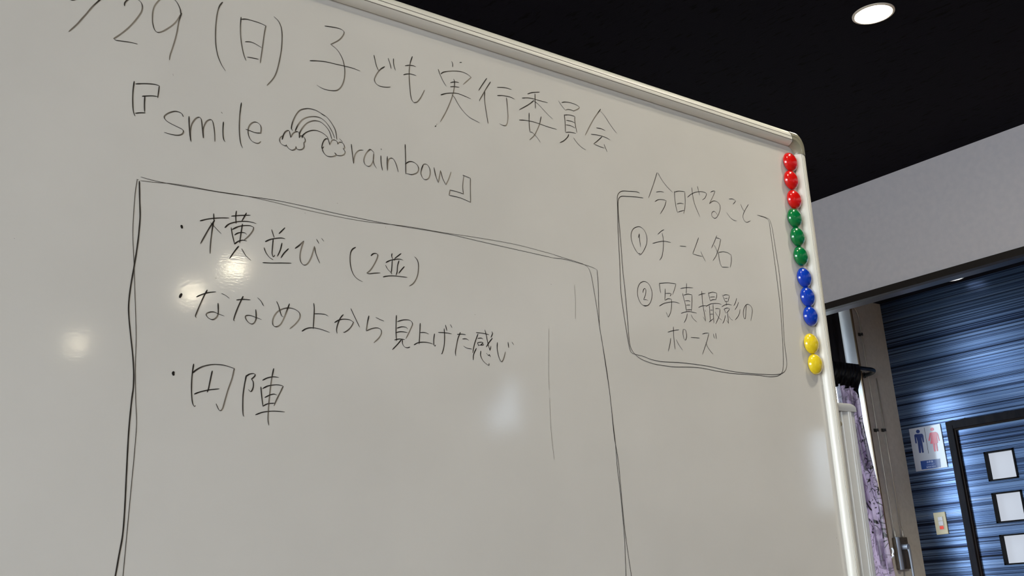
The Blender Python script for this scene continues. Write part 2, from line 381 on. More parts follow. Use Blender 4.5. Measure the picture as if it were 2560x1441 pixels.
DL = [(2.655, 1.432, 'lit round downlight in the black ceiling beyond the whiteboard top'),
      (5.722, 2.90, 'small lit downlight near the striped wall, half hidden by the hanging partition'),
      (2.44, -3.264, 'downlight whose glare shows beside the first bullet line on the board'),
      (2.49, -3.885, 'downlight whose glare shows at the second bullet on the board'),
      (2.44, -5.59, 'downlight whose glare shows low at the left of the board'),
      (1.75, 0.35, 'downlight in front of the board near its right end'),
      (0.90, 0.10, 'unseen downlight added above the camera to light the board'),  # from here on the lamps are unseen, added to light the room
      (0.25, -1.5, 'unseen fill downlight added behind the camera, nearer the board'),
      (0.25, -3.3, 'unseen fill downlight added behind the camera, farther from the board'),
      (-1.7, -0.6, 'unseen fill downlight added toward the rear wall, nearer the board'),
      (-1.7, -3.3, 'unseen fill downlight added toward the rear wall, farther from the board')]
DL.append((4.85, 1.15, 'unseen downlight added behind the hanging partition to brighten the side wall'))  # added warm lamp out of view, lifts the lower side wall
WATT = [30, 0, 14, 14, 14, 38, 15, 14, 14, 14, 14, 380]
for d, wt in zip(DL, WATT): downlight(*d, watts=wt)

# ------------------------------------------------------------------ whiteboard on its stand
YBD = .9
ct, st = math.cos(TILT), math.sin(TILT)
VV = np.array([0, st, ct]); NN = np.array([0, -ct, st])
def bp3(u, v, w=0.): return np.array([u, YBD, H]) + v*VV + w*NN
P0 = np.array([0, YBD, H])
def uv(x, y, w=0.):
    d = ray(x, y); s = ((P0 + w*NN - EYE)@NN)/(d@NN); p = EYE + d*s - P0
    return p[0], p@VV
UR, UL = 1.3385+.0, 1.3385-1.80      # outer edges
VT = uv(1500, 174.3, 0)[1]
UR = uv(2068.7, 820, .004)[0]
VB = VT-.90
board = thing('whiteboard', 'large white enamel whiteboard on a stand, covered in black Japanese handwriting', 'whiteboard', ((UR+UL)/2, YBD, 0))
FWt = .024
def bbox(mb, u0, u1, v0, v1, w0, w1):
    vs = [bp3(u, v, w) for w in (w0, w1) for v in (v0, v1) for u in (u0, u1)]
    return mb.add(vs, [(0,1,3,2),(4,6,7,5),(0,4,5,1),(2,3,7,6),(0,2,6,4),(1,5,7,3)])
bbox(MB(), UL+.01, UR-.01, VB+.01, VT-.01, -.017, 0.).build('writing_surface', m_board, board)
# profile: (distance in from the outer edge, height above the surface)
PROF = [(.0035, -.020), (.0008, -.019), (0, -.016), (0, -.003), (.0006, .0018), (.0024, .0056), (.0062, .0086), (.0112, .0103), (.0114, .0098), (.0122, .0098), (.0124, .0106), (.0150, .0110), (.0168, .0108), (.0170, .0102), (.0176, .0102), (.0178, .0106), (.0202, .0092), (.0222, .0070), (.0236, .0042), (.0240, .0018), (.0232, .0016), (.0232, .0001)]
PD = FWt
CAPL = .036
def rail(name, p_a, p_b, inward, sc=1.):
    rows = []
    for pa in (p_a, p_b):
        rows.append([bp3(pa[0]+inward[0]*d*sc, pa[1]+inward[1]*d*sc, w) for d, w in PROF])
    b = MB(); b.grid(rows); k = len(PROF)
    return b.build(name, m_alu, board, smooth=True, autosm=28)
def groove(pa, pb, inward, d):
    w = float(np.interp(d, [q[0] for q in PROF[4:19]], [q[1] for q in PROF[4:19]]))+.0002
    b = MB(); b.grid([[bp3(p[0]+inward[0]*(d+e), p[1]+inward[1]*(d+e), w) for e in (-.0003, .0003)] for p in (pa, pb)])
    b.build('groove_shade', m_groove_shade, board)  # dark ribbon over the groove, its shade put in as colour
rail('top_rail', (UL+CAPL, VT), (UR-CAPL, VT), (0, -1))
rail('bottom_rail', (UL+CAPL, VB), (UR-CAPL, VB), (0, 1))
rail('right_rail', (UR, VT-CAPL), (UR, VB+CAPL), (-1, 0))
rail('left_rail', (UL, VT-CAPL), (UL, VB+CAPL), (1, 0))
for d_ in (.0118, .0173):
    groove((UL+CAPL, VT), (UR-CAPL, VT), (0, -1), d_); groove((UR, VT-CAPL), (UR, VB+CAPL), (-1, 0), d_)
# corner caps, profile swept round the corner and a hair proud
def corner(cu, cv, su, sv):
    rows = []; Ro = .020; Ri = .016; n = 14
    outer = [(0, -CAPL)] + [(-Ro+Ro*math.cos(a), -Ro+Ro*math.sin(a)) for a in np.linspace(0, HP, n)] + [(-CAPL, 0)]
    # inner edge: along the rail, then a rounded chamfer bulging over the board corner
    i0 = (-FWt, -CAPL); i1 = (-CAPL, -FWt)
    inner = [i0]
    for a in np.linspace(0, 1, n):
        q0 = np.array(i0); q1 = np.array((-FWt-.003, -FWt-.003)); q2 = np.array(i1)
        inner.append(tuple((1-a)**2*q0 + 2*a*(1-a)*q1 + a*a*q2))
    inner.append(i1)
    for o_, i_ in zip(outer, inner):
        row = []
        for d, w in PROF:
            t_ = d/FWt; u = o_[0]*(1-t_)+i_[0]*t_; v = o_[1]*(1-t_)+i_[1]*t_
            row.append(bp3(cu+su*u, cv+sv*v, w+(.0008 if w > 0 else 0)))
        rows.append(row)
    b = MB(); b.grid(rows); return b.build('corner_cap', m_capm, board, smooth=True, autosm=28, label='beige-grey plastic corner cap')
corner(UR, VT, 1, 1); corner(UL, VT, -1, 1); corner(UR, VB, 1, -1); corner(UL, VB, -1, -1)
bbox(MB(), UL+.003, UR-.003, VB+.003, VT-.003, -.0205, -.0168).build('back_panel', m_alu, board)

# stand: a post at each end, cap, pivot, foot, casters
def post(us, wf=-.004, sgn=1):
    ua, ub = us
    b = MB(); w0, w1 = wf-.052, wf
    prof = []   # rounded section with a raised double rib on the front
    def arc(cu, cw, r, a0, a1, n=5):
        return [(cu+r*math.cos(a), cw+r*math.sin(a)) for a in np.linspace(a0, a1, n)]
    r = .006; mid = (ua+ub)/2 - .001
    prof = [(ua+r*0.4, w1-r*.0)] + [(mid-.0035, w1+.0012), (mid-.003, w1+.0026), (mid-.0012, w1+.0028), (mid-.0007, w1+.0012), (mid+.0007, w1+.0012), (mid+.0012, w1+.0028), (mid+.003, w1+.0026), (mid+.0035, w1+.0012)]
    prof += arc(ub-.010, w1-.010, .010, HP, 0, 6) + arc(ub-r, w0+r, r, 0, -HP) + arc(ua+r, w0+r, r, -HP, -math.pi) + [(ua, w1-r*.6)]
    vt = VP; vb = -H+.07+.0
    rows = [[bp3(u, v, w) for u, w in prof+[prof[0]]] for v in (vb, vt)]
    b.grid(rows); b.add([bp3(u, vt, w) for u, w in prof], [tuple(range(len(prof)))])
    b.build('post', m_post, board, smooth=True, autosm=35)
    # cap: rounded top
    c = MB(); rws = []
    cua, cub = ua-.010, ub-.0045
    n = 10
    for k in range(n+1):
        a = k/n*HP
        h = .0085*math.sin(a); ins = .012*(1-math.cos(a))
        rws.append([bp3(u, VP+.004+h, w) for u, w in ((cua+ins*.35, w1+.003-ins*.6), (cub-ins, w1+.003-ins*.6), (cub-ins, w0-.002+ins*.6), (cua+ins*.35, w0-.002+ins*.6), (cua+ins*.35, w1+.003-ins*.6))])
    rws.insert(0, [bp3(u, VP-.0005, w) for u, w in ((cua, w1+.003), (cub, w1+.003), (cub, w0-.002), (cua, w0-.002), (cua, w1+.003))])
    c.grid(rws); c.add(rws[-1][:4], [(0, 1, 2, 3)])
    c.build('post_cap', m_pcap, board, smooth=True, autosm=40, label='grey plastic cap closing the post')
    fy = MB(); ft = -H+.05
    bbox(fy, ua, ub, ft, ft+.03, -.33, .27); fy.build('foot_bar', m_post, board, bevel=.004)
    for w in (-.29, .23):
        b = MB(); c0 = np.array([(ua+ub)/2, 0, 0]); q = bp3((ua+ub)/2, -H+.0265, w); q[2] = .0255
        b.tube([q-AX*.010, q+AX*.010], .025, 24); b.build('caster_wheel', m_rubber, board, smooth=True, autosm=40)
        b = MB(); bbox(b, (ua+ub)/2-.014, (ua+ub)/2+.014, -H+.044, -H+.052, w-.016, w+.016); b.build('caster_fork', m_steel, board)
a1 = uv(2130.4, 1241, -.004); a2 = uv(2170, 1241, -.004); VP = uv(2115, 1029, -.004)[1]
PW = a2[0]-a1[0]
post((a1[0], a2[0])); post((UL-(a1[0]-UR)-PW, UL-(a1[0]-UR)))
for us in (UR, UL):
    s_ = 1 if us == UR else -1
    b = MB(); v0 = uv(2102, 1062, -.012)[1]
    b.tube([bp3(us-.002*s_, v0, -.011), bp3(us+abs(a1[0]-UR)*s_+.002*s_, v0, -.011)], .0055, 20)
    b.build('pivot_bolt', mat('pivot_metal', (150, 142, 118), .4, metal=.4), board, smooth=True, autosm=40)
bbox(MB(), UL-(a1[0]-UR)-.01, a1[0]+.01, -H+.13, -H+.16, -.05, -.025).build('cross_bar', m_post, board, bevel=.003)
# ---- pen tray under the board
bbox(MB(), UL+.5, UR-.5, VB-.012, VB-.002, -.005, .055).build('pen_tray', m_alu, board, bevel=.002)

# ---- handwriting: pen strokes traced in crop pixels, laid as ink on the enamel
REG = dict(A=(150,0,7.529),B=(510,0,6.005),C=(900,130,7.206),D=(1180,180,6.4),E=(310,190,6.7368),F=(680,250,4.923),G=(430,510,6.4),H=(850,590,9.609),
           I=(430,710,6.095),J=(820,750,5.333),K=(410,890,7.529),L=(1520,420,5.543),M=(1560,680,5.148),P=(330,430,2.188),O=(1300,560,1.6367),X=(0,0,1.))
TXT = {
'date_and_committee_title': ('black marker date and committee title across the top', '''
A 770,-20 640,95 560,180 500,255 400,365 310,465 165,595;170,-12 230,3 300,-12
A 1212,108 1215,60 1260,5 1330,-25 1420,-25 1500,20 1540,80 1548,140 1530,220 1470,315 1390,415 1290,520 1170,620 1010,730 1010,730 1050,758 1120,770 1300,795 1455,830
A 2270,255 2265,190 2220,80 2160,0 2080,-50 1960,-50 1870,0 1790,90 1750,190 1738,300 1740,420 1765,530 1800,590 1850,612 1920,595 2020,540 2120,470 2200,385 2265,270;2285,250 2235,400 2200,600 2160,760 2110,920 2070,1040 2058,1130
B 275,35 230,95 200,190 182,310 172,450 172,600 182,720 210,850 260,970 320,1065;555,262 545,400 548,540 565,680 595,820 630,912;565,290 630,288 720,310 830,345 928,388 928,388 905,500 880,680 860,820 843,945;620,628 690,630 760,655 865,718;650,858 730,872 815,890
B 1048,250 1110,310 1150,390 1170,500 1168,640 1155,780 1120,960 1080,1100 1030,1190 945,1283
B 1812,392 1930,408 2030,430 2085,460 2102,490 2080,540 2020,605 1900,668 1900,668 1980,730 2040,810 2085,910 2108,1020 2110,1130 2095,1220 2060,1300 2000,1355 1920,1362 1820,1345 1740,1310 1690,1275;1590,912 1700,915 1830,930 1980,965 2100,992 2230,1025 2342,1068
C 250,62 275,180 300,270 335,340;440,268 370,310 310,380 270,455 258,510 285,570 350,615 430,632 500,636 545,630;505,115 535,200 560,298;600,125 602,200 615,270 638,332
C 940,85 905,190 888,300 883,420 890,560 905,740 925,850 960,905 990,912 1030,900 1080,840 1125,760 1158,690;812,250 880,240 960,250 1005,268;785,412 840,398 920,400 1010,428
C 1650,172 1668,220 1665,268;1795,190 1828,188;1408,315 1440,410 1500,535 1553,620;1458,395 1500,365 1600,348 1720,345 1830,358 1930,400 2000,458 2000,458 1930,520 1855,588;1685,490 1700,530 1700,600 1685,700 1660,800 1600,960 1530,1110 1445,1258;1630,553 1700,540 1778,552;1628,628 1700,625 1785,638;1455,775 1540,750 1640,742 1760,750 1880,795 1995,845;1650,768 1700,820 1760,930 1850,1060 1960,1170 2060,1230 2155,1280;1376,1303 1384,1306;1350,1345 1368,1332
D 232,105 170,195 105,295;292,162 220,275 160,380 118,455 125,470;203,318 198,400 205,500 225,640 245,760 257,825;405,248 500,250 570,262 632,285;405,380 480,378 570,392 630,410 683,438;550,415 558,500 570,640 573,740 560,820 535,860 490,855 437,827
D 888,353 960,330 1078,322;800,418 880,415 960,425 1080,460 1208,493;1005,352 1008,470 1013,585;985,460 900,525 757,605;985,460 1060,520 1150,615 1220,690 1292,755;912,660 912,800 918,900 925,962 925,962 960,968 1000,1005 1050,1065 1093,1130;1103,720 1080,830 1040,930 990,1020 920,1088;755,770 850,775 960,795 1060,825 1200,875 1352,920
D 1380,462 1430,535 1493,615;1435,490 1480,482 1560,490 1650,520 1700,548 1715,572 1690,595 1625,625 1625,625 1580,608 1530,600 1493,612;1475,685 1485,780 1492,900 1495,970 1495,970 1570,965 1660,985;1480,690 1550,688 1643,712 1643,712 1643,780 1655,870 1678,970;1508,775 1580,788 1640,812;1505,848 1580,862 1648,900;1545,1000 1530,1040 1470,1100 1405,1133;1625,1058 1680,1135 1750,1205 1820,1250
D 2055,597 1960,730 1880,870 1808,1015;2045,622 2120,705 2200,830 2280,940 2322,985;1990,895 2060,908 2130,938;1905,998 2000,1010 2090,1032 2160,1060 2210,1090;2075,1040 2010,1100 1945,1153 1945,1153 2030,1190 2115,1220;2110,1158 2130,1210 2160,1278'''),
'smile_word': ('opening corner bracket and the word smile', '''
E 170,95 150,250 145,400 150,550 165,630 182,675;200,135 320,130 450,135 540,148 592,168 592,168 580,270 565,370;308,343 380,338 480,336 560,347;350,345 342,470 345,605;195,630 260,622 352,622
E 995,685 970,635 910,605 840,598 750,625 690,665 675,695 700,745 780,800 900,860 970,895 1000,930 985,970 945,995 880,1000 790,985 675,952
E 1092,685 1095,800 1105,960 1125,1110 1125,1110 1115,990 1120,890 1150,790 1210,715 1260,697 1295,720 1310,800 1325,960 1335,1048 1335,1048 1330,930 1345,850 1385,770 1445,737 1485,755 1510,850 1525,980 1528,1105
E 1672,778 1665,900 1668,1020 1685,1090 1705,1110;1635,610 1655,632;1975,455 1950,640 1940,830 1945,1000 1965,1140 1995,1215
E 2050,900 2120,925 2220,960 2300,962 2300,962 2308,900 2300,840 2250,790 2190,778 2130,810 2095,870 2088,950 2110,1040 2160,1105 2230,1135 2270,1132 2300,1105'''),
'rainbow_drawing': ('line drawing of a rainbow rising from two small clouds', '''
F 255,378 238,355 250,280 290,190 340,130 400,110 460,108 540,130 610,170 680,220 740,300 780,380 797,490;285,380 320,305 370,245 430,215 500,205 570,213 630,245 690,310 735,385 770,470
F 335,465 340,405 380,335 430,285 490,260 540,257 600,275 660,325 705,390 735,485;370,465 375,440 420,400 480,378 530,375 590,392 640,420 680,460 700,520
F 125,485 140,430 165,390 200,377 215,395 228,465 228,465 255,415 300,390 330,405 336,468 336,468 345,445 370,445 400,470 408,510 390,530 395,575 375,605 335,615 300,600 293,570 293,570 290,600 250,620 205,600 170,550 170,550 175,565 150,563 110,540 92,500 98,465 130,440
F 710,555 695,500 675,478 645,490 620,540 612,600 635,578;615,600 635,650 675,690 730,700 780,685 785,665 768,650 768,650 800,683 860,685 895,660 895,630 875,600 893,590 880,545 850,522 820,525 808,548 808,548 800,515 770,495 735,500 710,555;828,478 868,520;605,172 650,200'''),
'rainbow_word': ('the word rainbow and closing corner bracket', '''
F 975,548 985,640 1003,785 1003,785 1010,710 1035,650 1075,620 1122,620;1255,650 1215,612 1190,620 1150,670 1128,740 1145,795 1185,820 1220,800 1245,740 1252,655 1252,655 1245,740 1258,800 1288,845
F 1338,690 1342,780 1358,868;1340,602 1345,615;1418,698 1415,790 1420,868 1420,868 1425,760 1450,720 1490,725 1525,790 1553,888;1637,550 1642,700 1645,912;1640,790 1680,762 1730,762 1780,795 1803,845 1790,890 1750,912 1710,920 1650,905
F 1860,800 1840,850 1832,910 1855,965 1890,983 1925,965 1945,910 1940,850 1910,800 1875,790 1855,800;1992,835 2015,940 2045,1020 2045,1020 2073,870 2073,870 2100,970 2138,1045 2138,1045 2170,980 2202,888
F 2350,930 2360,932 2440,965 2440,965 2440,1100 2443,1262 2443,1262 2330,1212 2250,1190 2178,1175 2178,1175 2190,1110 2190,1110 2270,1130 2355,1158 2355,1158 2345,1060 2360,932'''),
'first_bullet_line': ('first bulleted line with a bracketed note', '''
G! 150,350 154,368 158,385
G 665,160 668,270;450,272 560,245 680,230 800,225 907,226;678,268 600,380 530,500 455,635;660,300 640,420 620,580 610,700 608,795;615,300 680,370 787,482;1028,118 1018,210 1025,315;1188,150 1120,268;952,197 1100,185 1250,183;848,378 900,330 980,300 1080,282 1200,282 1290,298 1345,318;945,385 965,500 1000,645;968,408 1050,368 1150,348 1250,350 1305,378 1305,378 1290,430 1230,510 1150,580;1003,497 1050,468 1120,458 1170,468 1192,495;1125,325 1105,450 1080,625;1000,640 1060,600 1130,582 1195,595;1062,682 1010,745 920,875;1115,722 1180,830 1265,908
G 1592,415 1610,470 1632,540;1803,385 1712,475;1493,605 1570,570 1680,550 1760,548 1808,560;1617,570 1605,700 1600,800 1618,850 1642,822;1757,632 1730,740 1685,840;1473,705 1500,780 1560,860 1617,893;1858,722 1790,790 1742,862;1452,942 1600,948 1750,947 1905,950
G 1970,712 2040,660 2108,592 2108,592 2065,720 2045,830 2055,920 2090,970 2130,980 2180,940 2230,840 2278,680 2278,680 2295,780 2330,880 2363,950;2310,567 2350,635;2390,552 2428,600'''),
'bracketed_note': ('note in round brackets after the first bulleted line', '''
H 370,278 310,310 265,370 243,460 238,580 250,710 285,850 340,960 430,1045 540,1105;745,475 790,432 850,422 895,440 905,475 880,560 810,700 730,820 640,900 640,900 700,912 820,898 960,890
H 1247,430 1237,490 1265,565;1462,428 1380,490 1310,545;1103,640 1180,600 1270,575 1380,560 1460,565 1513,590;1290,580 1310,590;1252,590 1245,720 1235,830 1228,880;1412,605 1380,720 1370,860 1345,945;1092,708 1140,800 1220,880 1240,920;1540,742 1470,820 1412,895;1035,987 1130,968 1250,962 1400,972 1612,1000
H 1790,505 1850,575 1880,680 1880,800 1862,940 1810,1070 1740,1160 1665,1205'''),
'second_bullet_line': ('second bulleted line, the longest in the left box', '''
I! 143,158 128,182 118,205
I 533,98 480,200 420,330 370,450 355,495 368,518;375,200 450,165 550,135 665,123;752,148 810,175 873,222;700,300 703,400 700,460 680,505 640,540 600,545 550,520 520,480 530,450 580,430 640,430 700,458 795,492
I 1080,195 1020,320 960,470 938,555 955,567;982,247 1080,238 1192,246;1300,212 1350,260 1395,338;1275,397 1280,480 1278,540 1250,595 1215,615 1170,595 1130,550 1115,500 1140,482 1200,485 1280,515 1362,546
I 1592,272 1620,330 1650,440 1670,490 1695,505;1787,308 1740,430 1700,530 1650,620 1590,655 1545,640 1530,590 1545,510 1600,430 1680,385 1770,368 1860,385 1930,430 1950,480 1935,540 1870,620 1793,685
I 2157,300 2165,360 2163,460 2150,685;2175,457 2260,458 2330,468 2380,495;1980,722 2040,685 2110,670 2200,678 2300,705 2400,743
J 88,302 150,268 220,258 290,268 338,300 338,300 310,355 270,400 215,435 200,428;200,200 165,240 130,320 112,400 120,447;303,118 350,220 420,365
J 543,217 525,300 508,415 508,415 580,385 650,375 700,395 712,440 680,505 610,573;635,235 690,262 745,285
J 910,210 905,400 912,548;925,290 1010,268 1090,275 1125,320 1095,400 1038,517;922,378 980,360 1040,368 1062,392;900,440 970,425 1060,438;888,535 950,523 1022,532;975,535 920,600 858,663;990,535 993,590 1020,630 1060,640 1090,630
J 1227,315 1222,450 1213,590;1230,437 1290,437 1340,457;1147,600 1200,573 1270,565 1340,573 1397,590
J 1418,457 1408,530 1410,600 1425,617 1432,605;1470,435 1560,440 1645,455;1547,388 1553,500 1545,620 1520,715 1508,720;1565,338 1583,412;1630,330 1652,372
J 1722,462 1780,458 1833,465;1762,437 1730,520 1710,620 1697,700 1703,748;1793,522 1840,520 1877,543;1805,617 1850,645 1915,657
J 1975,437 2060,447 2143,465;1997,460 1960,560 1940,640 1928,708;1997,515 2040,510 2065,525;1992,572 2000,600 2010,618;1992,572 2040,565 2065,575 2030,605;2010,605 2060,605 2072,598;2090,403 2110,480 2130,580 2158,680 2158,680 2170,618;2188,515 2145,570 2108,630;2182,425 2192,450 2172,500;1975,650 1940,730 1935,803;2035,685 2035,750 2070,820 2130,870 2145,872 2145,848;2108,712 2140,745 2150,730 2163,762
J 2257,572 2255,660 2275,760 2305,825 2330,810 2350,750 2362,695;2398,567 2408,638;2450,565 2475,602'''),
'third_bullet_line': ('third bulleted line of two large characters', '''
K! 178,308 168,330 178,358
K 555,160 535,300 520,450 515,650 525,830 545,920 572,955 588,940;540,320 600,270 720,205 870,170 1000,165 1150,185 1320,240 1320,240 1280,420 1200,650 1150,820 1100,990 1060,1035 1025,1010 978,905;905,290 870,450 835,620 812,685;572,720 680,680 840,645 1037,622
K 1545,375 1510,560 1485,750 1480,950 1485,1100 1500,1142;1545,385 1610,345 1680,335 1715,355 1700,390 1645,440 1645,440 1675,490 1680,560 1665,630 1635,675 1610,665 1587,635;1857,460 1950,415 2060,397 2160,410;2062,245 2030,400 2000,600 1975,850 1960,1050 1955,1200 1970,1308;1860,615 1950,570 2080,548 2180,553 2240,575 2240,575 2190,680 2110,840 2070,942;1822,590 1835,750 1860,948;1898,785 1990,740 2070,722 2120,742;1862,948 1950,905 2080,893;1722,1112 1850,1065 2000,1045 2130,1045 2270,1058'''),
'today_heading': ('heading written into the top edge of the small box', '''
L 677,68 630,220 560,417;690,68 740,160 820,265 897,342;667,335 720,328 773,337;650,468 690,442 750,440 805,455 805,455 780,540 722,640
L 918,325 925,430 940,540 962,622;925,335 980,322 1062,332 1062,332 1068,450 1065,540 1047,635;955,500 1000,490 1047,500;972,612 1010,600 1052,587
L 1100,408 1150,365 1220,335 1300,330 1350,345 1362,370 1340,420 1305,443;1158,275 1175,400 1205,520 1272,677;1238,257 1250,310 1268,380
L 1420,338 1450,322 1480,322 1480,322 1460,380 1402,500 1402,500 1450,460 1500,465 1540,500 1555,550 1540,620 1510,680 1475,700 1440,670 1435,630 1460,603 1490,615 1520,662
L 1675,432 1730,432 1768,460 1768,460 1730,505;1642,620 1690,685 1740,725 1783,737;1838,505 1860,560 1888,605;1943,508 1890,600 1870,660 1875,710 1910,752 1940,750 1973,733'''),
'circled_one_line': ('line beginning with a circled one', '''
L 445,1185 430,1190 400,1170 350,1080 322,990 318,920 345,850 400,818 450,820 500,865 530,930 540,1000 525,1080 480,1170 445,1205 430,1205;420,968 432,908 432,908 438,1000 450,1098
L 773,858 740,875 687,922;748,905 765,1000 763,1120 745,1230 712,1280;618,1048 700,1025 780,1017 869,1035;995,1083 1080,1090;1253,970 1210,1090 1172,1192 1172,1192 1240,1213 1308,1228;1283,1162 1320,1240 1350,1298
L 1505,942 1470,1030 1433,1112;1500,970 1535,978 1560,992 1560,992 1540,1090 1500,1210 1453,1287;1470,1070 1500,1130 1522,1192;1530,1175 1535,1230 1555,1330 1580,1375 1580,1375 1670,1380;1533,1170 1600,1163 1660,1178 1705,1208 1705,1208 1708,1290 1693,1378'''),
'circled_two_lines': ('two lines beginning with a circled two', '''
M 250,432 300,435 340,390 360,310 355,240 320,160 270,125 220,135 185,180 172,250 180,330 215,405 260,440 290,440;243,268 247,235 262,215 278,225 280,260 268,315 250,360 250,360 280,358 308,370
M 455,145 458,200 472,275;455,150 560,142 667,155 667,155 650,220 625,293;527,220 527,290 523,368 523,368 570,345 610,355 610,355 610,450 595,530 568,585 568,585 540,520;535,278 580,277 605,285 590,315;455,440 520,405 620,388 680,395 717,410
M 803,152 800,285;728,215 800,203 887,207;752,278 770,350 790,430 803,510;770,300 820,287 873,297 873,297 872,400 867,508;787,373 830,372 853,383;800,430 848,427;800,490 865,488;733,535 790,517 850,513 935,532;813,540 800,600 772,657;863,553 890,605 940,648
M 998,250 1010,400 1030,520 1050,637 1050,637 1015,578;958,302 1000,285 1048,278;958,460 1000,440 1060,435;1038,490 1053,515;1083,262 1095,320 1110,375;1090,275 1140,262 1192,275 1192,275 1190,320 1180,362;1108,325 1165,322;1112,372 1145,358 1180,360;1055,445 1110,415 1180,407 1230,412 1253,425;1095,432 1103,520 1110,640;1145,420 1148,540 1155,662;1110,492 1140,492;1110,545 1145,543;1093,647 1145,605;1175,475 1205,472 1233,480 1233,480 1225,560 1180,672;1170,517 1210,580 1260,627
M 1262,295 1285,345 1300,385;1275,305 1310,295 1353,303 1353,303 1348,340 1335,390;1298,345 1330,340;1300,380 1330,383;1315,388 1317,432;1257,450 1300,425 1340,418 1387,430;1285,478 1300,510 1312,535;1290,478 1325,465 1358,475 1358,475 1345,500 1318,527;1330,525 1338,600 1345,667 1345,667 1318,623;1303,562 1290,620 1268,667;1347,570 1370,605 1400,627;1447,342 1435,390 1412,437;1472,392 1455,440 1425,492;1492,485 1485,530 1465,575 1428,620
M 1572,432 1568,500 1560,600 1545,595 1533,540 1540,480 1565,430 1595,418 1630,440 1650,490 1645,550 1630,632
M 563,778 630,757 705,747;633,710 640,850 657,998;600,857 590,930 568,1025;670,873 705,940 755,1012;760,742 758,800 770,860 790,880 803,840 800,780 785,745 762,742;860,845 910,848 972,853;1008,800 1050,790 1090,790 1090,790 1075,860 1050,940 1008,1065;1052,912 1070,960 1110,1020 1147,1062;1148,800 1163,857;1178,792 1187,862'''),
'small_box_outline': ('doubled rounded outline of the small right-hand box', '''
X 1599,483.5 1592,480 1574,478.7 1556,478 1548,482 1543.4,490 1543,505 1544,528 1544.5,564 1547,618 1550,680 1552,730 1560,790 1568,840 1574,872 1581,884 1608.6,891.7 1628,899.5 1657,905 1696,906.9 1734.8,911.1 1773.7,917 1812.5,925.7 1851.4,932.1 1899.9,936 1929,937.4 1948.5,936 1960,930.6 1966,919 1966.5,903.4 1964,884 1961,860.6 1959.2,835.4 1956.3,777 1952.4,728.6 1947.3,680 1942,645.5 1935,600 1930,570 1925,553 1920.5,547 1908,542 1892.5,538
X 1607.5,495.4 1592,493 1570.5,491.6 1554,491 1548,495 1545.2,503 1545.2,528 1548,564 1552.5,618 1557,680 1561,715 1565,758 1569,806 1572.6,851 1577.5,872 1589,888 1604.7,899.5 1633.8,910.2 1661,915 1686.3,918 1725,918.5 1754.2,920.9 1793,928.6 1832,934.3 1870.8,937 1900,939.3 1925.2,942.6 1944.6,940.3 1954.3,932.5 1957.8,917 1957.8,889.8 1956.3,854.8 1953.9,816 1950.4,767.4 1944.6,718.9 1939.8,680 1934,636.5 1927.7,591.4 1924,564 1921.4,552.6 1913,545 1892.5,538'''),
'large_box_outline': ('doubled wobbly outline of the large left-hand box', '''
X* 348,454 349,500 350,540 348,570 345,600 340,636 334.5,669 326,719 321.4,761 322,794 326,836 331.7,891 333.9,933 333,969 329,1000 323,1060 319,1120 315,1200 311,1280 306,1340 297,1390 288,1441 281,1475
X~ 343,449 338,480 334,530 332,570 332,600 334.5,655 336.4,717 339,794 340,850 338,919 339,1000 341,1060 336,1130 328,1215 321,1290 314,1365 307,1441 303,1475
X~ 341,449 346,449.5
P= 47,28 120,48 230,70 350,90 500,115 620,132 780,155 950,190 1150,235 1400,285 1600,318 1750,345 1900,380 2100,425 2300,470
P~ 45,48 130,58 220,65 330,82 450,105 600,128 750,160 950,208 1150,250 1300,275 1500,298 1700,332 1900,362 2100,398 2300,450
O= 134,140 180,145 255,165 300,180 315,190 315,190 320,260 322,350 325,420 335,480 350,580 365,680 375,770 385,870 400,960 410,1060 418,1150 428,1250 440,1340 455,1441 461,1480
O= 134,125 180,140 230,155 270,172 288,200 300,260 315,350 328,440 345,540 360,640 372,740 382,830 390,900 398,1000 408,1080 418,1180 426,1270 430,1350 433,1441 434,1480'''),
'stray_marks': ('faint stray pen scratch and specks', '''
O. 118,430 117,520 117,600 119,680;121,712 125,820 132,900 140,965;222,250 227,320 226,390;126,246 128,249
X. 35,596.5 36.5,597;538,695.6 541,696;963.5,567 964,570;762,532 762.5,534.5;2055,964 2057,966.5;2091,1344 2092.5,1346.5;2091,1347 2092.5,1346;2093.7,1361 2095,1361.5;842,508.5 844,509;1377,711 1378,712.5;1186,787 1188,787.6;1990,1179 1991,1180;432,185 433,190'''),
}
NIB = math.radians(-33)
def smooth_path(pts):
    """Catmull-Rom through the points; a doubled point is a sharp corner"""
    segs = [[pts[0]]]
    for a in pts[1:]:
        if a == segs[-1][-1] and len(segs[-1]) > 1: segs.append([a])
        elif a != segs[-1][-1]: segs[-1].append(a)
    out = []
    for s in segs:
        P = [np.array(p, float) for p in s]
        if len(P) < 2: continue
        P = [2*P[0]-P[1]] + P + [2*P[-1]-P[-2]]
        for i in range(1, len(P)-2):
            d = np.linalg.norm(P[i+1]-P[i]); n = max(2, min(10, int(d/5)+1))
            for k in range(n):
                t = k/n; a, b, c, e_ = P[i-1], P[i], P[i+1], P[i+2]
                out.append(.5*((2*b)+(-a+c)*t+(2*a-5*b+4*c-e_)*t*t+(-a+3*b-3*c+e_)*t**3))
        out.append(P[-2])
    return out
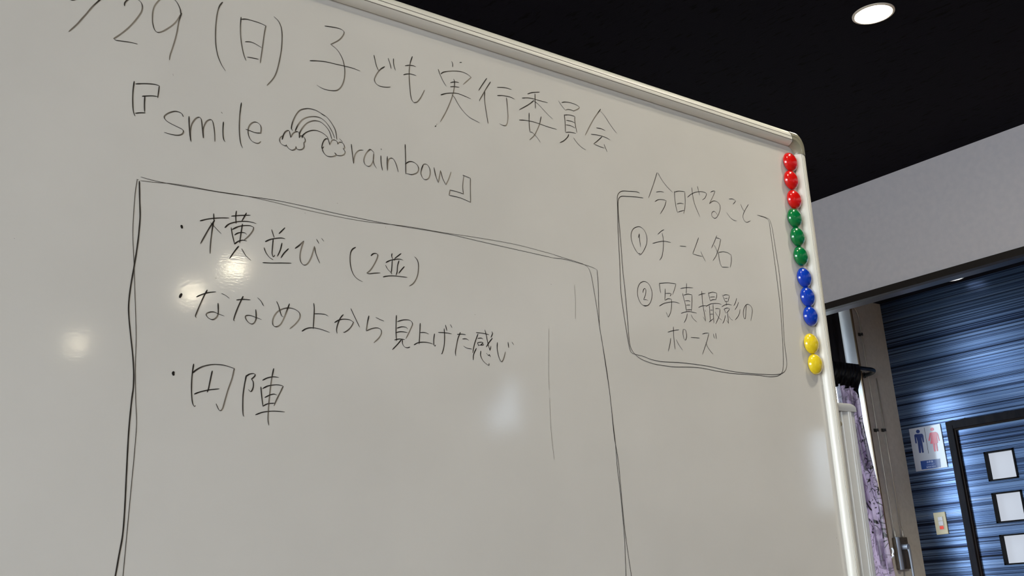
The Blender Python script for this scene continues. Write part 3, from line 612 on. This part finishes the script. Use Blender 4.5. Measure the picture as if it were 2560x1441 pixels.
for si, (name, (label, data)) in enumerate(TXT.items()):
    vs, fs, ink = [], [], []
    for line in data.strip().splitlines():
        key, rest = line.split(' ', 1); ox, oy, sc = REG[key[0]]; mode = key[1:]
        for st_ in rest.split(';'):
            pts = [tuple(float(c) for c in p.split(',')) for p in st_.split()]
            px = smooth_path([(ox+x/sc, oy+y/sc) for x, y in pts])
            path = [np.array(uv(x, y)) for x, y in px]
            q = [path[0]]
            for p_ in path[1:]:
                if np.linalg.norm(p_-q[-1]) > 1e-5: q.append(p_)
            path = q; n = len(path)
            if n < 2: continue
            total = sum(np.linalg.norm(path[i+1]-path[i]) for i in range(n-1)); run = 0
            k0 = len(vs); wob = random.uniform(0, 6); fade = random.uniform(.7, 1.15)
            for i, p_ in enumerate(path):
                d = path[min(i+1, n-1)]-path[max(i-1, 0)]; d = d/(np.linalg.norm(d)+1e-12); nn_ = np.array([-d[1], d[0]])
                if i: run += np.linalg.norm(p_-path[i-1])
                nib = abs(d[0]*math.sin(NIB)-d[1]*math.cos(NIB))
                w = .00048+.00074*nib**1.5
                if mode == '~': w *= .56
                if mode == '*': w *= 1.15
                if mode == '=': w *= .64
                if mode == '.': w = .00035
                if mode == '!': w = .0022
                if si in (8, 9, 10, 11): w = .00050+.00046*nib**1.5
                f_ = run/(total+1e-9)
                if mode == '' and total > .012: w *= (1.12 if f_ < .12 else 1.0) * (1-.25*max(0, f_-.85)/.15)
                w *= 1+.05*math.sin(run*420+wob)
                v_ = max(0, (nib-.45)/.55)*fade*min(1, run/.012)*min(1, total/.05)
                if si > 7: v_ *= .55
                if mode == '~': v_ = .55
                if mode == '=': v_ = .18
                if mode == '.': v_ = .8
                if mode == '!': v_ = .0
                z = .00025+.00004*(i % 2)*0+.000012*(len(vs) % 7)*0
                for s_ in (-1, 1):
                    pp = p_+nn_*s_*w/2
                    if i == 0: pp = p_+nn_*s_*w*.3-d*w*.3
                    if i == n-1: pp = p_+nn_*s_*w*.3+d*w*.3
                    vs.append(bp3(pp[0], pp[1], z)); ink.append(min(1, v_))
            for i in range(n-1): fs.append((k0+2*i, k0+2*i+1, k0+2*i+3, k0+2*i+2))
    b = MB(); b.add(vs, fs); o = b.build(name, m_ink, board, label=label)
    att = o.data.attributes.new('ink', 'FLOAT', 'POINT')
    att.data.foreach_set('value', ink)
    if name == 'stray_marks': o['kind'] = 'stuff'


# ------------------------------------------------------------------ magnets
def catmull(P, k=6): return P
mags = [((1977.2,405.1),'red'),((1979.4,449.8),'red'),((1987.2,498.5),'red'),((1988.2,545),'green'),((1995.6,591.9),'green'),((2003.6,640.3),'green'),
        ((2012.3,694.2),'blue'),((2020.6,742.4),'blue'),((2028,790.5),'blue'),((2030,859.3),'yellow'),((2039.9,910.6),'yellow')]
MC = {'red': (206, 14, 12), 'green': (0, 112, 56), 'blue': (8, 58, 176), 'yellow': (232, 204, 34)}
MM = {k: mat('glossy_%s_plastic' % k, v, .2, spec=.5, coat=.7, coatr=.05) for k, v in MC.items()}
lab = ['topmost of the three red round magnets, just under the corner cap', 'middle of the three red round magnets on the right edge', 'lowest red round magnet, directly above the green ones',
       'topmost green round magnet, directly below the red ones', 'middle of the three green round magnets on the right edge', 'lowest green round magnet, directly above the blue ones',
       'topmost blue round magnet, directly below the green ones', 'middle of the three blue round magnets on the right edge', 'lowest blue round magnet, above a gap',
       'upper of the two yellow round magnets', 'bottom yellow round magnet, last in the row on the right edge']
rot = Matrix.Rotation(HP-TILT, 4, 'X')
MR = .0148
proto = {}
for (px, cname), lb in zip(mags, lab):
    u, v = uv(*px, .0052)
    t = bpy.data.objects.new('round_magnet', None); COL.objects.link(t); t.empty_display_size = .01
    t.matrix_world = Matrix.Translation(bp3(u, v, .0)) @ rot @ Matrix.Rotation(random.uniform(0, 6), 4, 'Z')
    t['label'] = lb; t['category'] = 'magnet'; t['group'] = 'round magnets down the right edge of the board'
    if cname not in proto:
        b = MB(); prof = [(MR*.88, .0010), (MR*.96, .0018), (MR, .0032), (MR*.985, .0046), (MR*.93, .0064), (MR*.83, .0081), (MR*.68, .0096), (MR*.48, .0107), (MR*.25, .0113), (1e-5, .0115)]
        lathe(b, (0, 0, 0), prof, AX, AY, AZ, 40); b.add(circ((0, 0, .0010), MR*.88, 40, AX, AY), [tuple(range(40))])
        o1 = b.build('magnet_cap', MM[cname], None, smooth=True, autosm=60)
        b = MB(); lathe(b, (0, 0, 0), [(MR*.82, .0001), (MR*.82, .0012)], AX, AY, AZ, 32)
        b.add(circ((0, 0, .0001), MR*.82, 32, AX, AY), [tuple(range(32))])
        o2 = b.build('magnet_disc', m_rubber, None)
        proto[cname] = (o1, o2); o1.parent = t; o2.parent = t
    else:
        for o in proto[cname]:
            c = o.copy(); COL.objects.link(c); c.parent = t

# ------------------------------------------------------------------ window operator on the side wall
op = thing('window_operator', 'taupe window crank box with lever and two steel cable pipes on side wall', 'window operator', (5.63, YS, H-.035))
yo = YS-.024
def ow(x, y, Y): return onY(x, y, Y)
q0 = ow(2237, 1345, YS-.022); q1 = ow(2271, 1343, YS-.022); qb = ow(2243, 1425.5, YS-.022)
bx0, bx1, bz0, bz1 = q0[0], q1[0]-.012, qb[2], q0[2]
box('housing', (bx0, YS-.022, bz0), (bx1, YS-.001, bz1), m_taupe, op, bevel=.004)
c = ow(2250, 1385, YS-.026)[0]
b = MB(); b.tube([(c, YS-.022, bz0-.002), (c, YS-.022, bz1+.002)], .0138, 28); b.build('drum_cover', m_bright, op, smooth=True, autosm=40, label='bright half-round drum cover')
lt = ow(2266, 1368, YS-.055); lb_ = ow(2279, 1448, YS-.055)
b = MB(); b.tube([(lt[0], YS-.03, lt[2]), (lt[0], YS-.068, lt[2])], .0150, 24); b.build('lever_hub', m_bright, op, smooth=True, autosm=40)
b = MB(); b.tube([(lt[0]+.002, YS-.062, lt[2]+.004), (lt[0]+.005, YS-.066, lt[2]-.03), (lb_[0], YS-.070, lb_[2]), (lb_[0]+.004, YS-.072, lb_[2]-.05)], [.011, .0072, .0062, .0062], 14)
b.build('lever', m_bright, op, smooth=True, label='bright lever hanging from the hub')
b = MB(); k0 = (lb_[0]+.004, YS-.072, lb_[2]-.05); b.tube([k0, (k0[0]+.0, k0[1]-.035, k0[2])], .011, 18); b.build('lever_knob', m_rubber, op, smooth=True, autosm=40)
box('maker_mark', (bx1-.035, YS-.0228, bz1-.022), (bx1-.018, YS-.0218, bz1-.018), m_rubber, op)
yc = YS-.012
def cable(pts, name='cable_pipe', r=.0032):
    b = MB(); b.tube(pts, r, 12); return b.build(name, m_steel, op, smooth=True)
def cp(x, y): return ow(x, y, yc)
arcp = [cp(2133, 768), cp(2138, 773), cp(2143.5, 783), cp(2148, 797), cp(2150.5, 812), cp(2153, 833), cp(2155.5, 870), cp(2158.5, 900), cp(2168, 940), cp(2180, 990), cp(2198, 1070), cp(2212, 1160), cp(2226, 1260), cp(2233, 1318)]
# keep the straight run truly vertical
xs = float(np.mean([p[0] for p in arcp[6:]]))
for i in range(6, len(arcp)): arcp[i] = np.array([xs, yc, arcp[i][2]])
arcp.append(np.array([xs, yc, bz1+.044]))
cable([arcp[0]+np.array([-.05, 0, .012])] + arcp)
xb = float(np.mean([cp(2189, 946)[0], cp(2213, 1075)[0], cp(2250, 1300)[0]]))
cable([np.array([xb, yc, cp(2189, 946)[2]]), np.array([xb, yc, bz1+.044])])
for x, z in ((xs, bz1), (xb, bz1)):
    b = MB(); b.tube([(x, yc-.004, z-.001), (x, yc-.004, z+.010), (x, yc-.004, z+.030), (x, yc-.002, z+.048)], [.0072, .0074, .0062, .0036], 18); b.build('ferrule', m_steel, op, smooth=True)
m_clampd = mat('dark_clip', (46, 46, 44), .5)
for (x, z, w, mm) in ((xs, cp(2152, 836)[2], .020, m_clampd), (xs, cp(2191, 1076)[2], .020, m_clampd), (xb, cp(2213, 1076)[2], .020, m_clampd)):
    f = MB(); f.box((x-w, YS-.004, z-.009), (x+w, YS-.001, z+.009)); f.box((x-.0055, YS-.017, z-.008), (x+.0055, YS-.003, z+.008)); f.build('cable_clip', mm, op)

# ------------------------------------------------------------------ curtain rod, drapes
rod = thing('curtain_rod', 'dark metal curtain rod with curved end above the floral curtain', 'curtain rod', (5.3, YS-.1, H+1.05))
yr = YS-.118
ra = onY(2150, 921, yr); zr = ra[2]
re = onY(2168, 925, YS-.05)
b = MB(); b.tube([(4.05, yr, zr), (5.44, yr, zr)] + [(5.44+.11*math.sin(a_), yr+.11*(1-math.cos(a_)), zr-.004*math.sin(a_)) for a_ in np.linspace(.12, HP, 9)] + [(5.55, YS-.002, zr-.004)], .0118, 18)
b.build('rod', mat('gunmetal', (58, 62, 66), .22, metal=.9), rod, smooth=True)
b = MB(); b.tube([(5.55, YS-.010, zr-.004), (5.55, YS-.001, zr-.004)], .016, 20); b.build('wall_bracket', m_clampd, rod, smooth=True, autosm=40)

def drape(name, x0f, x1f, z0, z1, Y, amp, folds, m, parent, nz=30, nx=60, ph=0., seed=1):
    rnd = random.Random(seed); rows = []
    o1, o2 = rnd.uniform(0, 6), rnd.uniform(0, 6)
    for i in range(nz+1):
        z = z0+(z1-z0)*i/nz; a, c_ = x0f(z), x1f(z); row = []
        for j in range(nx+1):
            s = j/nx
            y = Y + amp*(math.sin(2*math.pi*folds*s+o1+.35*math.sin(z*3+o2)) + .4*math.sin(2*math.pi*folds*1.9*s+o2+z*1.3))
            row.append((a+(c_-a)*s, y, z))
        rows.append(row)
    b = MB(); b.grid(rows); b.nofix = True; return b.build(name, m, parent, smooth=True)

# floral print curtain: thin mauve cloth with black scrolls and leaves, lets daylight through
def floral(name, base, dark, dens, transl, holes=0., scale=1.):
    m = bpy.data.materials.new(name); m.use_nodes = True; nt = m.node_tree; nt.nodes.clear()
    out = N(m, 'ShaderNodeOutputMaterial'); g = N(m, 'ShaderNodeNewGeometry'); mp = N(m, 'ShaderNodeMapping'); mp.inputs['Scale'].default_value = (1.6, .01, 1.0)
    L(m, g.outputs['Position'], mp.inputs[0])
    nz = N(m, 'ShaderNodeTexNoise'); nz.inputs['Scale'].default_value = 9*scale; nz.inputs['Detail'].default_value = 1.5; nz.inputs['Distortion'].default_value = 1.8
    L(m, mp.outputs[0], nz.inputs[0])
    # scroll lines where the noise crosses its middle
    def soft(src, lo, hi, c0, c1):
        r = N(m, 'ShaderNodeMapRange'); r.interpolation_type = 'SMOOTHSTEP'
        r.inputs[1].default_value = lo; r.inputs[2].default_value = hi; r.inputs[3].default_value = c0; r.inputs[4].default_value = c1
        L(m, src, r.inputs[0]); return r.outputs[0]
    s1 = N(m, 'ShaderNodeMath', operation='SUBTRACT'); s1.inputs[1].default_value = .5; L(m, nz.outputs[0], s1.inputs[0])
    s2 = N(m, 'ShaderNodeMath', operation='ABSOLUTE'); L(m, s1.outputs[0], s2.inputs[0])
    ln = soft(s2.outputs[0], .006*dens, .018*dens, 1, 0)
    n2 = N(m, 'ShaderNodeTexNoise'); n2.inputs['Scale'].default_value = 17*scale; n2.inputs['Detail'].default_value = 2; n2.inputs['Distortion'].default_value = 2.6
    L(m, mp.outputs[0], n2.inputs[0])
    lf = soft(n2.outputs[0], .60, .66, 0, 1)
    n3 = N(m, 'ShaderNodeTexNoise'); n3.inputs['Scale'].default_value = 3.2; n3.inputs['Detail'].default_value = 1
    L(m, mp.outputs[0], n3.inputs[0]); pres = soft(n3.outputs[0], .36, .50, .55, 1)
    m0 = N(m, 'ShaderNodeMath', operation='MAXIMUM'); L(m, ln, m0.inputs[0]); L(m, lf, m0.inputs[1])
    mx = N(m, 'ShaderNodeMath', operation='MULTIPLY'); L(m, m0.outputs[0], mx.inputs[0]); L(m, pres, mx.inputs[1])
    n4 = N(m, 'ShaderNodeTexNoise'); n4.inputs['Scale'].default_value = 5; n4.inputs['Detail'].default_value = 3; n4.inputs['Distortion'].default_value = 1.2
    mp4 = N(m, 'ShaderNodeMapping'); mp4.inputs['Scale'].default_value = (2.4, .01, .8); L(m, g.outputs['Position'], mp4.inputs[0]); L(m, mp4.outputs[0], n4.inputs[0])
    fold_light = soft(n4.outputs[0], .42, .60, 0, 1); bc = N(m, 'ShaderNodeMix', data_type='RGBA'); L(m, fold_light, bc.inputs[0])  # paler and darker cloth colour imitates light and shade on the folds
    bc.inputs[6].default_value = lin(base); bc.inputs[7].default_value = lin(tuple(min(255, c+84) for c in base))
    col = N(m, 'ShaderNodeMix', data_type='RGBA'); L(m, mx.outputs[0], col.inputs[0]); L(m, bc.outputs[2], col.inputs[6]); col.inputs[7].default_value = lin(dark)
    d = N(m, 'ShaderNodeBsdfDiffuse'); t = N(m, 'ShaderNodeBsdfTranslucent'); L(m, col.outputs[2], d.inputs[0]); L(m, col.outputs[2], t.inputs[0])
    a = N(m, 'ShaderNodeMixShader'); a.inputs[0].default_value = transl; L(m, d.outputs[0], a.inputs[1]); L(m, t.outputs[0], a.inputs[2])
    tp = N(m, 'ShaderNodeBsdfTransparent'); b2 = N(m, 'ShaderNodeMixShader')
    inv = N(m, 'ShaderNodeMath', operation='SUBTRACT'); inv.inputs[0].default_value = 1; L(m, mx.outputs[0], inv.inputs[1])
    hh = N(m, 'ShaderNodeMath', operation='MULTIPLY'); hh.inputs[1].default_value = holes; L(m, inv.outputs[0], hh.inputs[0])
    L(m, hh.outputs[0], b2.inputs[0]); L(m, a.outputs[0], b2.inputs[1]); L(m, tp.outputs[0], b2.inputs[2])
    gl = N(m, 'ShaderNodeBsdfGlossy'); gl.inputs['Roughness'].default_value = .3; b3 = N(m, 'ShaderNodeMixShader'); b3.inputs[0].default_value = .09
    L(m, b2.outputs[0], b3.inputs[1]); L(m, gl.outputs[0], b3.inputs[2]); L(m, b3.outputs[0], out.inputs[0]); return m
m_flor = floral('mauve_floral_print', (96, 76, 102), (16, 10, 18), 1.3, .17, holes=.03, scale=.9)
m_lace = floral('pale_leaf_lace', (214, 232, 238), (30, 66, 80), 1.0, .3, holes=.10, scale=1.4)
cur = thing('floral_curtain', 'mauve curtain with black floral print hanging at the side window', 'curtain', (5.2, yr, 0))
def ix(tab):
    return lambda z: float(np.interp(z, [t_[0] for t_ in tab], [t_[1] for t_ in tab]))
rt = sorted([(onY(x, y, yr)[2], onY(x, y, yr)[0]) for x, y in ((2143, 965), (2150, 1000), (2159, 1060), (2168, 1100), (2180, 1150), (2193, 1200), (2205, 1250), (2215, 1320), (2227, 1390), (2238, 1441))])
rt = [(0.05, rt[0][1]+.03)] + rt; XCL = float(onY(2101, 970, yr)[0])
drape('cloth', lambda z: XCL, ix(rt), .05, H+.99, yr+.012, .014, 3.4, m_flor, cur, nz=50, seed=4)
lc = thing('leaf_lace_curtain', 'pale sheer curtain with teal leaf print beside the floral curtain', 'curtain', (4.8, yr+.05, 0))
drape('cloth', lambda z: 4.45, lambda z: 5.12, .05, H+1.0, yr+.05, .010, 7, m_lace, lc, seed=9)
vb_ = thing('black_curtain_valance', 'black gathered satin valance bunched over the curtain rod', 'curtain', (5.1, yr, H+.93))
xt = onY(2150, 905, yr)[0]
tv = sorted([(onY(x, y, yr-.02)[2], onY(x, y, yr-.02)[0]) for x, y in ((2150, 906), (2150, 930), (2147, 950), (2141, 965))])
rows = []; nz_, nx_ = 26, 320; XRV = [onY(2150, 906, yr-.02)[0], onY(2149, 940, yr-.02)[0], onY(2147, 985, yr-.02)[0]]
zt, zb = onY(2110, 906, yr-.02)[2], onY(2112, 965, yr-.02)[2]
for i in range(nz_+1):
    f = i/nz_; row = []
    for j in range(nx_+1):
        s = j/nx_; xr_ = float(np.interp(f, [0, .55, 1], XRV)); x = 4.5+(xr_-4.5)*s
        zlow = zb + .007*math.sin(s*41)+.005*math.sin(s*97+1)
        if s > .9: zlow -= .055*math.exp(-((s-1.0)/.035)**2)
        z = zt+(zlow-zt)*f
        y = yr - .014 - .010*math.sin(math.pi*min(f*1.6, 1)) + (.001+.0075*f)*(math.sin(s*190+1.2*math.sin(f*4))+.5*math.sin(s*330+f*3))
        row.append((x-.002*f*math.sin(s*95), y, z))
    rows.append(row)
b = MB(); b.grid(rows); b.nofix = True; b.build('gathered_cloth', m_blk, vb_, smooth=True)
# dark drape behind the upper pane
ud = thing('dark_upper_drape', 'dark pleated drape hanging inside the upper window pane', 'curtain', (5.1, YS+.05, H+1.05))
xd = onY(2108, 850, YS+.055)[0]
drape('cloth', lambda z: 4.86, lambda z: xd, H+1.0, H+1.455, YS+.055, .011, 9, m_dark, ud, seed=3)
# tie-back hook
hk = thing('tieback_hook', 'small white plastic curtain hook at the window edge beside crank box', 'hook', onY(2231, 1390, YS-.03))
p = [onY(x, y, YS-.012-.006*i) for i, (x, y) in enumerate(((2229, 1371), (2233, 1374), (2234, 1384), (2230, 1389), (2235, 1390), (2233, 1393), (2226, 1397)))]
hx = [np.array([q[0], YS-.012-.006*i, q[2]]) for i, q in enumerate(p)]
hx = [hx[0]] + [(1-t_)*hx[i]+t_*hx[i+1] for i in range(len(hx)-1) for t_ in (.25, .75)] + [hx[-1]]
hx = [hx[0]] + [(hx[i-1]+2*hx[i]+hx[i+1])/4 for i in range(1, len(hx)-1)] + [hx[-1]]
b = MB(); b.tube(hx, .0048, 12)
b.build('hook_body', m_wplas, hk, smooth=True)
pl = onY(2228, 1378, YS-.004); box('hook_base', (pl[0]-.004, YS-.005, pl[2]-.016), (pl[0]+.005, YS-.0005, pl[2]+.016), m_wplas, hk, bevel=.001)
